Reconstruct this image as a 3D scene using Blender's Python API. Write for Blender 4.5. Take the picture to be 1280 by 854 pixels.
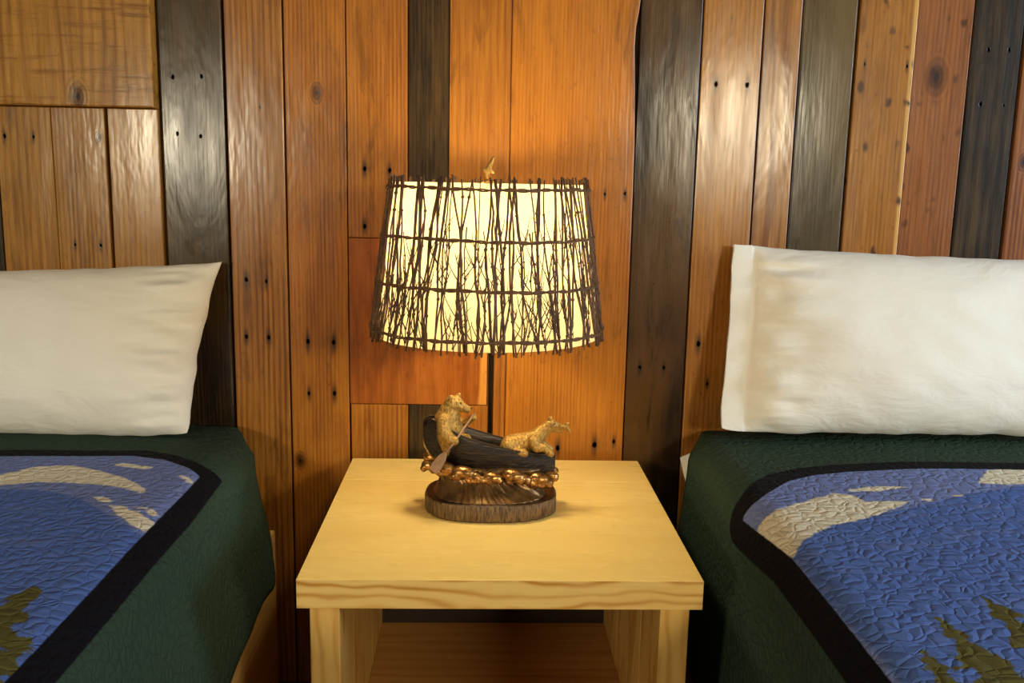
import bpy, bmesh, math, random
import numpy as np
from mathutils import Vector, Matrix, noise as mnoise

random.seed(7)
np.random.seed(7)
scene = bpy.context.scene
for o in list(bpy.data.objects):
    bpy.data.objects.remove(o)
COL = scene.collection

# ------------------------------------------------------------------ camera
# X right along the wall, Y towards the wall (wall face at Y = 0), Z up, metres
FPX, PITCH, YAW, ROLL = 1147.87, 0.1730, 0.0344, 0.0197
CAM = Vector((-0.0322, -1.7376, 1.1303))
fwd = Vector((math.sin(YAW) * math.cos(PITCH), math.cos(YAW) * math.cos(PITCH), -math.sin(PITCH)))
r0 = Vector((math.cos(YAW), -math.sin(YAW), 0))
u0 = r0.cross(fwd)
RT = math.cos(ROLL) * r0 + math.sin(ROLL) * u0
UP = -math.sin(ROLL) * r0 + math.cos(ROLL) * u0
cd = bpy.data.cameras.new('camera')
cd.sensor_width = 36
cd.lens = FPX / 1280 * 36
cd.clip_start = 0.02
cam = bpy.data.objects.new('camera', cd)
COL.objects.link(cam)
cam.matrix_world = Matrix(((RT.x, UP.x, -fwd.x, CAM.x), (RT.y, UP.y, -fwd.y, CAM.y), (RT.z, UP.z, -fwd.z, CAM.z), (0, 0, 0, 1)))
scene.camera = cam

# ------------------------------------------------------------------ world, lights, exposure
w = bpy.data.worlds.new('world')
scene.world = w
w.use_nodes = True
w.node_tree.nodes['Background'].inputs[0].default_value = (1.0, 0.85, 0.62, 1)
w.node_tree.nodes['Background'].inputs[1].default_value = 0.07


def lamp(name, kind, loc, power, color, size=0.1, target=None, size_y=None):
    l = bpy.data.lights.new(name, kind)
    l.energy = power
    l.color = color
    if kind == 'AREA':
        l.shape = 'RECTANGLE'
        l.size = size
        l.size_y = size_y or size
    else:
        l.shadow_soft_size = size
    o = bpy.data.objects.new(name, l)
    COL.objects.link(o)
    o.location = loc
    if target is not None:
        o.rotation_euler = (Vector(target) - Vector(loc)).to_track_quat('-Z', 'Y').to_euler()
    return o


# daylight from the window on the right-hand side of the room, and two warm lamps across the room
lamp('window_daylight', 'AREA', (2.9, -1.35, 1.45), 26, (0.66, 0.83, 1.0), 1.0, (0.2, -0.5, 0.7), 1.1)
lamp('room_lamp_light', 'POINT', (-1.52, -3.0, 1.28), 50, (1.0, 0.87, 0.62), 0.15)
lamp('room_lamp_light', 'POINT', (1.25, -3.0, 1.42), 58, (1.0, 0.86, 0.59), 0.15)
scene.view_settings.view_transform = 'Standard'
scene.view_settings.look = 'None'
scene.view_settings.gamma = 1
scene.view_settings.use_curve_mapping = False
scene.view_settings.exposure = 1.0
BULB_POWER = 15.0


# ------------------------------------------------------------------ helpers
def at(px, py, Y):
    """point on the plane y = Y seen at photograph pixel px, py"""
    d = RT * ((px - 640) / FPX) + UP * (-(py - 427) / FPX) + fwd
    return CAM + d * ((Y - CAM.y) / d.y)


def atz(px, py, Z):
    d = RT * ((px - 640) / FPX) + UP * (-(py - 427) / FPX) + fwd
    return CAM + d * ((Z - CAM.z) / d.z)


def srgb(r, g, b):
    f = lambda c: (c / 255 / 12.92) if c / 255 <= 0.04045 else ((c / 255 + 0.055) / 1.055) ** 2.4
    return (f(r), f(g), f(b), 1)


def link(name, mesh, mat=None, parent=None, loc=None):
    o = bpy.data.objects.new(name, mesh)
    COL.objects.link(o)
    if mat is not None and not mesh.materials:
        mesh.materials.append(mat)
    if loc is not None:
        o.location = loc
    if parent is not None:
        o.parent = parent
    return o


def obj(name, bm, mat=None, parent=None, loc=None, smooth=False):
    me = bpy.data.meshes.new(name)
    bm.normal_update()
    bm.to_mesh(me)
    bm.free()
    if smooth:
        me.shade_smooth()
    return link(name, me, mat, parent, loc)


def tag(o, label=None, cat=None, group=None, kind=None):
    if label: o['label'] = label
    if cat: o['category'] = cat
    if group: o['group'] = group
    if kind: o['kind'] = kind
    return o


def empty(name, loc, label, cat, group=None):
    o = bpy.data.objects.new(name, None)
    COL.objects.link(o)
    o.location = loc
    o.empty_display_size = 0.05
    return tag(o, label, cat, group)


def box(bm, lo, hi, bevel=0.0, seg=2):
    b = bmesh.new()
    v = [b.verts.new((x, y, z)) for x in (lo[0], hi[0]) for y in (lo[1], hi[1]) for z in (lo[2], hi[2])]
    for f in ((0, 1, 3, 2), (4, 6, 7, 5), (0, 4, 5, 1), (2, 3, 7, 6), (0, 2, 6, 4), (1, 5, 7, 3)):
        b.faces.new([v[i] for i in f])
    if bevel:
        bmesh.ops.bevel(b, geom=b.edges[:], offset=bevel, segments=seg, affect='EDGES', profile=0.5)
    bmesh.ops.recalc_face_normals(b, faces=b.faces[:])
    me = bpy.data.meshes.new('tmp')
    b.to_mesh(me)
    b.free()
    bm.from_mesh(me)
    bpy.data.meshes.remove(me)


def prism(bm, poly, y0, y1, bevel=0.0):
    """outline poly (x, z) extruded from y0 (front) to y1 (back)"""
    b = bmesh.new()
    fr = [b.verts.new((x, y0, z)) for x, z in poly]
    bk = [b.verts.new((x, y1, z)) for x, z in poly]
    f = b.faces.new(fr)
    b.faces.new(bk[::-1])
    n = len(poly)
    for i in range(n):
        b.faces.new((fr[i], bk[i], bk[(i + 1) % n], fr[(i + 1) % n]))
    bmesh.ops.recalc_face_normals(b, faces=b.faces[:])
    if bevel:
        ed = [e for e in b.edges if all(abs(v.co.y - y0) < 1e-7 for v in e.verts)]
        bmesh.ops.bevel(b, geom=ed, offset=bevel, segments=2, affect='EDGES', profile=0.5)
    me = bpy.data.meshes.new('tmp')
    b.to_mesh(me)
    b.free()
    bm.from_mesh(me)
    bpy.data.meshes.remove(me)


def tube(bm, pts, rad, sides=6, cap=True, closed=False):
    pts = [Vector(p) for p in pts]
    n = len(pts)
    if not hasattr(rad, '__len__'):
        rad = [rad] * n
    rings = []
    prev = None
    for i, p in enumerate(pts):
        if closed:
            t = pts[(i + 1) % n] - pts[i - 1]
        else:
            t = pts[min(i + 1, n - 1)] - pts[max(i - 1, 0)]
        t.normalize()
        if prev is None:
            a = Vector((0, 0, 1)) if abs(t.z) < 0.9 else Vector((1, 0, 0))
            nrm = t.cross(a).normalized()
        else:
            nrm = (prev - t * prev.dot(t)).normalized()
        prev = nrm
        bn = t.cross(nrm)
        rings.append([bm.verts.new(p + (nrm * math.cos(2 * math.pi * k / sides) + bn * math.sin(2 * math.pi * k / sides)) * rad[i]) for k in range(sides)])
    m = n if closed else n - 1
    for i in range(m):
        A, B = rings[i], rings[(i + 1) % n]
        for k in range(sides):
            bm.faces.new((A[k], A[(k + 1) % sides], B[(k + 1) % sides], B[k]))
    if cap and not closed:
        bm.faces.new(rings[0][::-1])
        bm.faces.new(rings[-1])


def lathe(bm, prof, c=(0, 0, 0), n=32, sx=1.0, sy=1.0, cap=True):
    rings = []
    for r, z in prof:
        rings.append([bm.verts.new((c[0] + r * sx * math.cos(2 * math.pi * k / n), c[1] + r * sy * math.sin(2 * math.pi * k / n), c[2] + z)) for k in range(n)])
    for A, B in zip(rings, rings[1:]):
        for k in range(n):
            bm.faces.new((A[k], A[(k + 1) % n], B[(k + 1) % n], B[k]))
    if cap:
        bm.faces.new(rings[0][::-1])
        bm.faces.new(rings[-1])


def ball(bm, c, r, rot=None, sub=2):
    """ellipsoid at c with radii r"""
    if not hasattr(r, '__len__'):
        r = (r, r, r)
    m = Matrix.Translation(Vector(c))
    if rot is not None:
        m = m @ rot.to_4x4()
    m = m @ Matrix.Diagonal((r[0], r[1], r[2], 1))
    bmesh.ops.create_icosphere(bm, subdivisions=sub, radius=1, matrix=m)


def limb(bm, pts, rads, step=0.5):
    """chain of overlapping balls along pts, tapering"""
    for i in range(len(pts) - 1):
        a, b = Vector(pts[i]), Vector(pts[i + 1])
        ra, rb = rads[i], rads[i + 1]
        k = max(2, int((b - a).length / (min(ra, rb) * step)) + 1)
        for j in range(k + 1):
            t = j / k
            ball(bm, a.lerp(b, t), ra + (rb - ra) * t)


def fused(name, bm, voxel, mat, parent, smooth_iter=4):
    """one continuous skin over all the overlapping pieces"""
    me = bpy.data.meshes.new(name)
    bm.to_mesh(me)
    bm.free()
    o = bpy.data.objects.new(name, me)
    COL.objects.link(o)
    m = o.modifiers.new('skin', 'REMESH')
    m.mode = 'VOXEL'
    m.voxel_size = voxel
    m.use_smooth_shade = True
    if smooth_iter:
        s = o.modifiers.new('smooth', 'SMOOTH')
        s.factor = 0.5
        s.iterations = smooth_iter
    dg = bpy.context.evaluated_depsgraph_get()
    dg.update()
    nm = bpy.data.meshes.new_from_object(o.evaluated_get(dg))
    o.modifiers.clear()
    o.data = nm
    bpy.data.meshes.remove(me)
    nm.name = name
    nm.materials.clear()
    nm.materials.append(mat)
    nm.shade_smooth()
    if parent is not None:
        o.parent = parent
    return o


# ------------------------------------------------------------------ materials
class NT:
    def __init__(self, name):
        self.m = bpy.data.materials.new(name)
        self.m.use_nodes = True
        self.t = self.m.node_tree
        self.b = self.t.nodes['Principled BSDF']
        self.out = self.t.nodes['Material Output']

    def n(self, typ, ins=None, **kw):
        nd = self.t.nodes.new(typ)
        for k, v in kw.items():
            setattr(nd, k, v)
        for k, v in (ins or {}).items():
            self.put(nd.inputs[k], v)
        return nd

    def put(self, sock, v):
        if isinstance(v, bpy.types.NodeSocket):
            self.t.links.new(v, sock)
        else:
            sock.default_value = v

    def math(self, op, a, b=None, c=None, clamp=False):
        nd = self.t.nodes.new('ShaderNodeMath')
        nd.operation = op
        nd.use_clamp = clamp
        for i, v in enumerate((a, b, c)):
            if v is not None:
                self.put(nd.inputs[i], v)
        return nd.outputs[0]

    def vmath(self, op, a, b=None):
        nd = self.t.nodes.new('ShaderNodeVectorMath')
        nd.operation = op
        self.put(nd.inputs[0], a)
        if b is not None:
            self.put(nd.inputs[1], b)
        return nd.outputs['Value'] if op in ('LENGTH', 'DOT_PRODUCT', 'DISTANCE') else nd.outputs[0]

    def ramp(self, v, a, b, ta=0.0, tb=1.0, smooth=True):
        nd = self.t.nodes.new('ShaderNodeMapRange')
        nd.interpolation_type = 'SMOOTHSTEP' if smooth else 'LINEAR'
        self.put(nd.inputs['Value'], v)
        nd.inputs['From Min'].default_value = a
        nd.inputs['From Max'].default_value = b
        nd.inputs['To Min'].default_value = ta
        nd.inputs['To Max'].default_value = tb
        return nd.outputs['Result']

    def mix(self, fac, a, b, blend='MIX'):
        nd = self.t.nodes.new('ShaderNodeMix')
        nd.data_type = 'RGBA'
        nd.blend_type = blend
        self.put(nd.inputs[0], fac)
        self.put(nd.inputs[6], a)
        self.put(nd.inputs[7], b)
        return nd.outputs[2]

    def noise(self, vec, scale, detail=3, rough=0.55, dist=0.0):
        nd = self.n('ShaderNodeTexNoise', {'Vector': vec, 'Scale': scale, 'Detail': detail, 'Roughness': rough, 'Distortion': dist})
        return nd.outputs['Fac']

    def bump(self, h, strength, distance, normal=None):
        nd = self.n('ShaderNodeBump', {'Height': h, 'Strength': strength, 'Distance': distance})
        if normal is not None:
            self.put(nd.inputs['Normal'], normal)
        return nd.outputs[0]


def wood(name, light, dark, axis='Z', ring=40, ring_amt=0.45, wander=3.0, fine=0.35, mott=0.35, rough=0.38, coat=0.25, relief=0.25,
         seed=0.0, holes=(), knots=(), spots=0.0, sap=None, saw=0.0, stain=None, across='X', tone2=None, along=0.10, sharp=1.6, grime=0.0, grime_col=srgb(64, 34, 14)):
    """planed softwood: growth rings along one axis, fine streaks, mottled tone, nail holes with iron stain, knots"""
    k = NT(name)
    tc = k.n('ShaderNodeTexCoord').outputs['Object']
    al = {'X': 0, 'Y': 1, 'Z': 2}[axis]
    ac = {'X': 0, 'Y': 1, 'Z': 2}[across]

    def stretch(f):
        s = [1, 1, 1]
        s[al] = f
        return k.n('ShaderNodeMapping', {'Vector': tc, 'Location': (seed * 3.1, seed * 1.7, seed * 2.3), 'Scale': s}).outputs[0]
    v1 = stretch(along)
    v2 = stretch(0.03)
    v0 = stretch(1.0)
    # bend the rings around knots
    vw = v1
    kd = None
    for (kx, kz, ks) in knots:
        p = [0, 0, 0]
        p[ac] = kx
        p[al] = kz
        sc = [0, 0, 0]
        sc[ac] = 1 / ks
        sc[al] = 0.62 / ks
        d = k.vmath('LENGTH', k.vmath('MULTIPLY', k.vmath('SUBTRACT', tc, tuple(p)), tuple(sc)))
        kd = d if kd is None else k.math('MINIMUM', kd, d)
    wv = k.n('ShaderNodeTexWave', {'Vector': vw, 'Scale': ring, 'Distortion': wander, 'Detail': 2.0, 'Detail Scale': 0.35 * 40 / ring, 'Detail Roughness': 0.55},
             wave_type='BANDS', bands_direction=across, wave_profile='SIN')
    rg = wv.outputs['Fac']
    if kd is not None:
        # rings round the knot
        kr = k.math('SINE', k.math('MULTIPLY', kd, 11.0))
        kr = k.math('MULTIPLY_ADD', kr, 0.5, 0.5)
        kf = k.ramp(kd, 1.0, 2.6, 1, 0)
        rg = k.n('ShaderNodeMix', {0: kf, 2: rg, 3: kr}).outputs[0]
    rg = k.math('POWER', rg, sharp)
    rg = k.math('MULTIPLY', rg, k.ramp(k.noise(stretch(0.08), 22, 3, 0.6), 0.28, 0.7, 0.15, 1.0))
    fn = k.noise(v2, 260, 4, 0.65)
    md = k.noise(stretch(0.35), 9, 4, 0.6, 0.4)
    md2 = k.noise(v1, 30, 3, 0.6)
    fac = k.math('MULTIPLY', rg, ring_amt)
    fac = k.math('ADD', fac, k.math('MULTIPLY', k.ramp(fn, 0.3, 0.7, smooth=False), fine))
    fac = k.math('ADD', fac, k.math('MULTIPLY', k.ramp(md, 0.3, 0.75, smooth=False), mott))
    fac = k.math('ADD', fac, k.math('MULTIPLY', k.ramp(md2, 0.45, 0.8, smooth=False), mott * 0.6))
    fac = k.math('MULTIPLY', fac, 1.0, clamp=True)
    col = k.mix(fac, light, dark)
    if tone2:
        col = k.mix(k.math('MULTIPLY', k.ramp(k.noise(stretch(0.25), 5, 3), 0.45, 0.68), 0.75), col, tone2)
    hgt = k.math('MULTIPLY', k.math('ADD', k.math('MULTIPLY', rg, ring_amt), k.math('MULTIPLY', fn, 0.8)), -1.0)
    if sap:
        x = k.n('ShaderNodeSeparateXYZ', {0: tc}).outputs[ac]
        x = k.math('ADD', x, k.math('MULTIPLY', k.math('SUBTRACT', k.noise(v1, 8, 2), 0.5), 0.02))
        col = k.mix(k.ramp(x, sap[0] - 0.004, sap[0] + 0.002), col, sap[1])
    if saw:
        # rough-sawn marks across the board
        s2 = [1, 1, 1]
        s2[ac] = 0.08
        vv = k.n('ShaderNodeMapping', {'Vector': tc, 'Scale': s2}).outputs[0]
        sw = k.ramp(k.noise(vv, 60, 5, 0.72), 0.50, 0.68)
        col = k.mix(k.math('MULTIPLY', sw, saw), col, dark)
        hgt = k.math('SUBTRACT', hgt, k.math('MULTIPLY', sw, 0.5))
    if spots:
        sp = k.n('ShaderNodeTexVoronoi', {'Vector': stretch(0.55), 'Scale': 34.0, 'Randomness': 1.0}).outputs['Distance']
        gate = k.ramp(k.noise(v0, 23, 1), 0.44, 0.54)
        sp = k.math('MULTIPLY', k.math('MULTIPLY', k.ramp(sp, 0.13, 0.30, 1, 0), gate), spots)
        col = k.mix(sp, col, srgb(58, 26, 12))
    if kd is not None:
        kdn = k.math('ADD', kd, k.math('MULTIPLY', k.math('SUBTRACT', k.noise(v0, 70, 3), 0.5), 0.7))
        col = k.mix(k.ramp(kdn, 0.3, 1.8, 0.85, 0), col, srgb(56, 25, 9))
        col = k.mix(k.ramp(kdn, 0.15, 0.55, 0.85, 0), col, srgb(30, 13, 6))
        hgt = k.math('SUBTRACT', hgt, k.ramp(kd, 0.2, 0.9, 1.0, 0))
    if stain:
        # darker weathering patches with their own shape
        col = k.mix(k.math('MULTIPLY', k.ramp(k.noise(stretch(0.5), 7, 5, 0.65), 0.5, 0.72), stain[0]), col, stain[1])
    if grime:
        gr = k.ramp(k.noise(stretch(0.22), 26, 6, 0.68, 0.5), 0.53, 0.72)
        gr2 = k.ramp(k.noise(stretch(0.6), 95, 4, 0.7), 0.60, 0.74)
        col = k.mix(k.math('MULTIPLY', k.math('MAXIMUM', gr, k.math('MULTIPLY', gr2, 0.8)), grime), col, grime_col)
    core = None
    halo = None
    for h in holes:
        hx, hz, hs = h
        p = [0, 0, 0]
        p[ac] = hx
        p[al] = hz
        dv = k.vmath('SUBTRACT', tc, tuple(p))
        s1 = [0, 0, 0]
        s1[ac] = 1 / (0.0034 * hs)
        s1[al] = 1 / (0.0050 * hs)
        d1 = k.vmath('LENGTH', k.vmath('MULTIPLY', dv, tuple(s1)))
        s2 = [0, 0, 0]
        s2[ac] = 1 / (0.0062 * hs)
        s2[al] = 1 / (0.022 * hs)
        d2 = k.vmath('LENGTH', k.vmath('MULTIPLY', dv, tuple(s2)))
        core = d1 if core is None else k.math('MINIMUM', core, d1)
        halo = d2 if halo is None else k.math('MINIMUM', halo, d2)
    if core is not None:
        jit = k.math('MULTIPLY', k.math('SUBTRACT', k.noise(v0, 260, 2), 0.5), 0.6)
        halo = k.math('ADD', halo, k.math('MULTIPLY', k.math('SUBTRACT', k.noise(v2, 200, 2), 0.5), 0.8))
        col = k.mix(k.ramp(halo, 0.1, 1.15, 0.82, 0), col, srgb(34, 28, 22))
        cr = k.ramp(k.math('ADD', core, jit), 0.6, 1.1, 1, 0)
        col = k.mix(cr, col, srgb(7, 5, 4))
        hgt = k.math('SUBTRACT', hgt, k.math('MULTIPLY', cr, 3.0))
    k.put(k.b.inputs['Base Color'], col)
    k.put(k.b.inputs['Roughness'], k.math('ADD', k.ramp(md2, 0.3, 0.7, -0.10, 0.10, False), k.ramp(fac, 0, 1, rough - 0.04, rough + 0.10, False)))
    k.put(k.b.inputs['Coat Weight'], coat if core is None else k.math('MULTIPLY', k.math('SUBTRACT', 1.0, cr), coat))
    k.put(k.b.inputs['Coat Roughness'], k.ramp(md2, 0.3, 0.7, 0.17, 0.27, False))
    k.put(k.b.inputs['Specular IOR Level'], 0.10 if core is None else k.math('MULTIPLY', k.math('SUBTRACT', 1.0, cr), 0.10))
    k.put(k.b.inputs['Coat Normal'], k.bump(hgt, relief * 0.35, 0.001, k.bump(md, 0.35, 0.006)))
    nb = k.bump(hgt, relief, 0.0015)
    nb = k.bump(md, 0.25, 0.006, nb)
    k.put(k.b.inputs['Normal'], nb)
    return k.m


def plain(name, col, rough=0.5, metal=0.0, noise_amt=0.0, col2=None, nscale=60, bump=0.0, bdist=0.002, coat=0.0, stretch=(1, 1, 1)):
    k = NT(name)
    tc = k.n('ShaderNodeTexCoord').outputs['Object']
    v = k.n('ShaderNodeMapping', {'Vector': tc, 'Scale': stretch}).outputs[0]
    nz = k.noise(v, nscale, 4, 0.6)
    c = col
    if col2:
        c = k.mix(k.math('MULTIPLY', k.ramp(nz, 0.35, 0.68), noise_amt), col, col2)
    k.put(k.b.inputs['Base Color'], c)
    k.b.inputs['Roughness'].default_value = rough
    k.b.inputs['Metallic'].default_value = metal
    k.b.inputs['Coat Weight'].default_value = coat
    if bump:
        k.put(k.b.inputs['Normal'], k.bump(nz, bump, bdist))
    return k.m


# ------------------------------------------------------------------ the room shell
m_floor = wood('floor_wood', srgb(120, 78, 44), srgb(70, 42, 22), axis='X', across='Y', ring=25, seed=3)
bm = bmesh.new()
box(bm, (-2.6, -3.6, -0.05), (2.6, 0.045, 0.0))
tag(obj('floor', bm, m_floor), 'brown wooden floor below the beds and nightstand', 'floor', kind='structure')

m_back = plain('backing_board', srgb(120, 112, 92), 0.8, 0, 0.6, srgb(90, 82, 66), 30)
bm = bmesh.new()
box(bm, (-2.6, 0.024, 0.0), (2.6, 0.045, 2.4))
wall = tag(obj('wall_back', bm, m_back), 'wall clad in reclaimed vertical planks of mixed brown tones', 'wall', kind='structure')

# tone families of the reclaimed boards: light, dark
TONE = {
    'amber': (srgb(188, 128, 52), srgb(116, 66, 20)),
    'honey': (srgb(192, 138, 60), srgb(122, 76, 24)),
    'orange': (srgb(192, 124, 42), srgb(128, 70, 18)),
    'vivid': (srgb(198, 126, 38), srgb(146, 80, 16)),
    'red': (srgb(174, 110, 58), srgb(106, 57, 25)),
    'rust': (srgb(184, 106, 36), srgb(136, 70, 18)),
    'grey': (srgb(94, 68, 32), srgb(30, 20, 9)),
    'char': (srgb(80, 51, 22), srgb(26, 15, 6)),
    'slate': (srgb(88, 68, 42), srgb(28, 20, 12)),
}
H = lambda *l: [(at(x, y, 0), s) for x, y, s in l]


def plank(name, poly, tone, y0=0.0, holes=(), knots=(), bevel=0.0018, thick=0.022, **kw):
    xs = [p[0] for p in poly]
    zs = [p[1] for p in poly]
    cx, cz = (min(xs) + max(xs)) / 2, (min(zs) + max(zs)) / 2
    b = bmesh.new()
    prism(b, [(x - cx, z - cz) for x, z in poly], 0.0, thick, bevel)
    hl = [(p.x - cx, p.z - cz, s) for p, s in holes]
    kn = [(p.x - cx, p.z - cz, s) for p, s in knots]
    sd = random.random() * 9
    if kw.get('sap'):
        kw['sap'] = (kw['sap'][0] - cx, kw['sap'][1])
    L, D = TONE[tone]
    if kw.get('axis') == 'X':
        kw['across'] = 'Z'
        hl = [(z, x, s) for x, z, s in hl]
    mt = wood('plank_' + tone, L, D, holes=hl, knots=kn, seed=sd, **kw)
    return obj(name, b, mt, wall, (cx, y0, cz))


def rect(x0, x1, z0, z1, g=0.0):
    return [(x0 + g, z0), (x1 - g, z0), (x1 - g, z1), (x0 + g, z1)]


ZT = 2.38
GL = dict(rough=0.42, coat=0.8, relief=0.2, grime=0.5, fine=0.55)
DK = dict(rough=0.45, coat=0.65, relief=0.5, ring_amt=0.15, mott=0.7, fine=0.6, grime=0.75, grime_col=srgb(24, 16, 9), along=0.2)
# thick board top left, laid crosswise, and the three short boards under it
plank('plank', rect(-1.36, -0.6255, 1.2475, ZT), 'honey', -0.020, axis='Z', ring=16, wander=7, saw=0.9, mott=0.5, thick=0.04, knots=H((103, 122, 0.012)), bevel=0.003, rough=0.42, coat=0.4, grime=0.35, along=0.2)
plank('plank', rect(-1.01, -0.9215, 0, 1.2465), 'slate', 0.003, **DK)
plank('plank', rect(-1.10, -1.012, 0, 1.2465), 'amber', 0.001, **GL)
plank('plank', rect(-1.21, -1.102, 0, 1.2465), 'honey', 0.002, **GL)
plank('plank', rect(-1.36, -1.212, 0, 1.2465), 'red', 0.0, **GL)
plank('plank', rect(-0.9195, -0.820, 0, 1.2465), 'honey', 0.002, ring=24, ring_amt=0.35, holes=H((5, 170, 1.0), (41, 171, 0.8)), stain=(0.5, srgb(104, 92, 56)), **GL)
plank('plank', rect(-0.8185, -0.7225, 0, 1.2465), 'honey', 0.0, ring=38, holes=H((94, 306, 0.7), (126, 307, 0.8)), knots=H((123, 172, 0.006)), **GL)
plank('plank', rect(-0.7165, -0.6255, 0, 1.2465), 'honey', -0.002, ring=32, ring_amt=0.3, **GL)
plank('plank', rect(-0.6225, -0.5065, 0, ZT), 'grey', 0.004, holes=H((215, 96, 0.9), (251, 95, 0.8), (221, 167, 0.8), (250, 170, 0.8)), bevel=0.004, stain=(0.5, srgb(66, 56, 36)), **DK)
plank('plank', rect(-0.5015, -0.3985, 0, ZT), 'amber', 0.0, ring=30, wander=5, ring_amt=0.6, holes=H((325, 134, 0.45), (308, 350, 1.1), (333, 352, 0.9), (308, 421, 1.1), (336, 422, 1.1)), **GL)
plank('plank', rect(-0.3955, -0.2850, 0, ZT), 'orange', 0.001, ring=42, ring_amt=0.45, knots=H((396, 116, 0.009), (375, 576, 0.009)), stain=(0.45, srgb(112, 62, 24)), holes=H((385, 427, 1.2), (417, 428, 1.2), (386, 492, 1.0), (418, 492, 1.2)), **GL)
plank('plank', rect(-0.2832, -0.1725, 1.0205, ZT), 'orange', 0.0, ring=44, ring_amt=0.35, holes=H((456, 211, 1.1), (487, 213, 1.1), (456, 283, 1.1)), **GL)
plank('plank', rect(-0.1712, -0.0972, 1.0205, ZT), 'grey', 0.002, stain=(0.6, srgb(70, 58, 34)), **DK)
plank('plank', rect(-0.2832, -0.0195, 0.6998, 1.0195), 'rust', 0.0005, ring=9, ring_amt=0.35, wander=7, mott=0.6, along=0.55, sap=(-0.033, srgb(206, 136, 54)), **GL)
plank('plank', rect(-0.2815, -0.1718, 0, 0.6988), 'orange', 0.001, ring=34, ring_amt=0.5, **GL)
plank('plank', rect(-0.1705, -0.0955, 0, 0.6988), 'grey', 0.002, **DK)
plank('plank', [(-0.0945, 0), (0.0158, 0), (0.0158, ZT), (-0.0958, ZT), (-0.0958, 1.0205), (-0.0183, 1.0205), (-0.0183, 0.6988), (-0.0945, 0.6988)], 'orange', 0.0, ring=26, ring_amt=0.3, wander=6, mott=0.5, bevel=0.001, **GL)
plank('plank', [(0.0170, 0), (0.2490, 0), (0.2490, 1.10), (0.2487, 1.20), (0.2440, 1.33), (0.2415, 1.375), (0.2425, 1.41), (0.2470, 1.44), (0.2490, 1.46), (0.2490, ZT), (0.0170, ZT)], 'vivid', -0.001, ring=48, ring_amt=0.35, mott=0.25,
      holes=H((756, 243, 0.7), (781, 242, 0.8), (697, 560, 1.3), (743, 556, 1.5), (767, 552, 1.0)), **GL)
plank('plank', rect(0.2515, 0.3638, 0, ZT), 'char', 0.002, holes=H((800, 460, 1.0), (830, 460, 0.9)), tone2=srgb(104, 72, 34), ring=9, wander=9, **{**DK, 'ring_amt': 0.6})
plank('plank', rect(0.3665, 0.4755, 0, ZT), 'amber', 0.0, ring=36, ring_amt=0.35, holes=H((895, 105, 1.1), (934, 106, 1.1), (873, 430, 1.3), (884, 480, 0.8)), **GL)
plank('plank', rect(0.4782, 0.5460, 0, ZT), 'amber', -0.001, ring=14, ring_amt=0.8, wander=9, along=0.16, **GL)
plank('plank', rect(0.5485, 0.6510, 0, ZT), 'slate', 0.003, bevel=0.004, tone2=srgb(112, 90, 50), **DK)
plank('plank', rect(0.6535, 0.7612, 0, ZT), 'amber', 0.0, ring=36, ring_amt=0.3, spots=0.9, holes=H((1081, 80, 0.6), (1134, 83, 0.7)), sap=(0.7545, srgb(214, 164, 88)), **GL)  # pale stripe: the lit bevel at the seam painted into the colour
plank('plank', rect(0.7620, 0.8655, 0, ZT), 'red', 0.002, ring=36, ring_amt=0.3, spots=0.8, knots=H((1171, 96, 0.016)), stain=(0.5, srgb(98, 48, 26)), **GL)
plank('plank', rect(0.8682, 0.9635, 0, ZT), 'slate', 0.003, ring=14, bevel=0.004, holes=H((1237, 62, 1.0), (1263, 62, 1.0), (1227, 130, 1.1), (1256, 131, 0.8)), **{**DK, 'ring_amt': 0.5})
plank('plank', rect(0.9668, 1.08, 0, ZT), 'red', 0.0, ring=36, knots=H((1279, 203, 0.008)), **GL)
x = 1.082
i = 0
while x < 1.75:
    wd = (0.098, 0.075, 0.11, 0.09, 0.104)[i % 5]
    plank('plank', rect(x, x + wd - 0.002, 0, ZT), ('amber', 'char', 'honey', 'red', 'grey')[i % 5], 0.001 * (i % 3), **(DK if i % 5 in (1, 4) else GL))
    x += wd
    i += 1
x = -1.362
while x > -1.85:
    wd = (0.10, 0.085, 0.11)[i % 3]
    plank('plank', rect(x - wd + 0.002, x, 0, ZT), ('amber', 'grey', 'honey')[i % 3], 0.001 * (i % 3), **GL)
    x -= wd
    i += 1
m_base = wood('baseboard_wood', srgb(92, 52, 28), srgb(52, 28, 14), axis='X', across='Z', seed=5)
bm = bmesh.new()
box(bm, (-1.85, -0.018, 0), (1.76, -0.004, 0.118), 0.002)
tag(obj('baseboard_back', bm, m_base), 'dark brown baseboard along the foot of the plank wall', 'baseboard', kind='structure')

# ------------------------------------------------------------------ beds
TOPZ = 0.664


def smooth(a, b, x):
    t = np.clip((x - a) / (b - a), 0, 1)
    return t * t * (3 - 2 * t)


def sdf_poly(P, poly):
    """signed distance (negative inside) of points P (n,2) to a polygon"""
    poly = np.array(poly, float)
    d = np.full(len(P), 1e9)
    ins = np.zeros(len(P), bool)
    n = len(poly)
    for i in range(n):
        a, b = poly[i], poly[(i + 1) % n]
        e = b - a
        wv = P - a
        t = np.clip((wv @ e) / max(e @ e, 1e-12), 0, 1)
        d = np.minimum(d, np.hypot(*(wv - t[:, None] * e).T))
        c = (a[1] <= P[:, 1]) != (b[1] <= P[:, 1])
        with np.errstate(divide='ignore', invalid='ignore'):
            xi = a[0] + (P[:, 1] - a[1]) / (b[1] - a[1]) * e[0]
        ins ^= c & (P[:, 0] < xi)
    return np.where(ins, -d, d)


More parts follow.
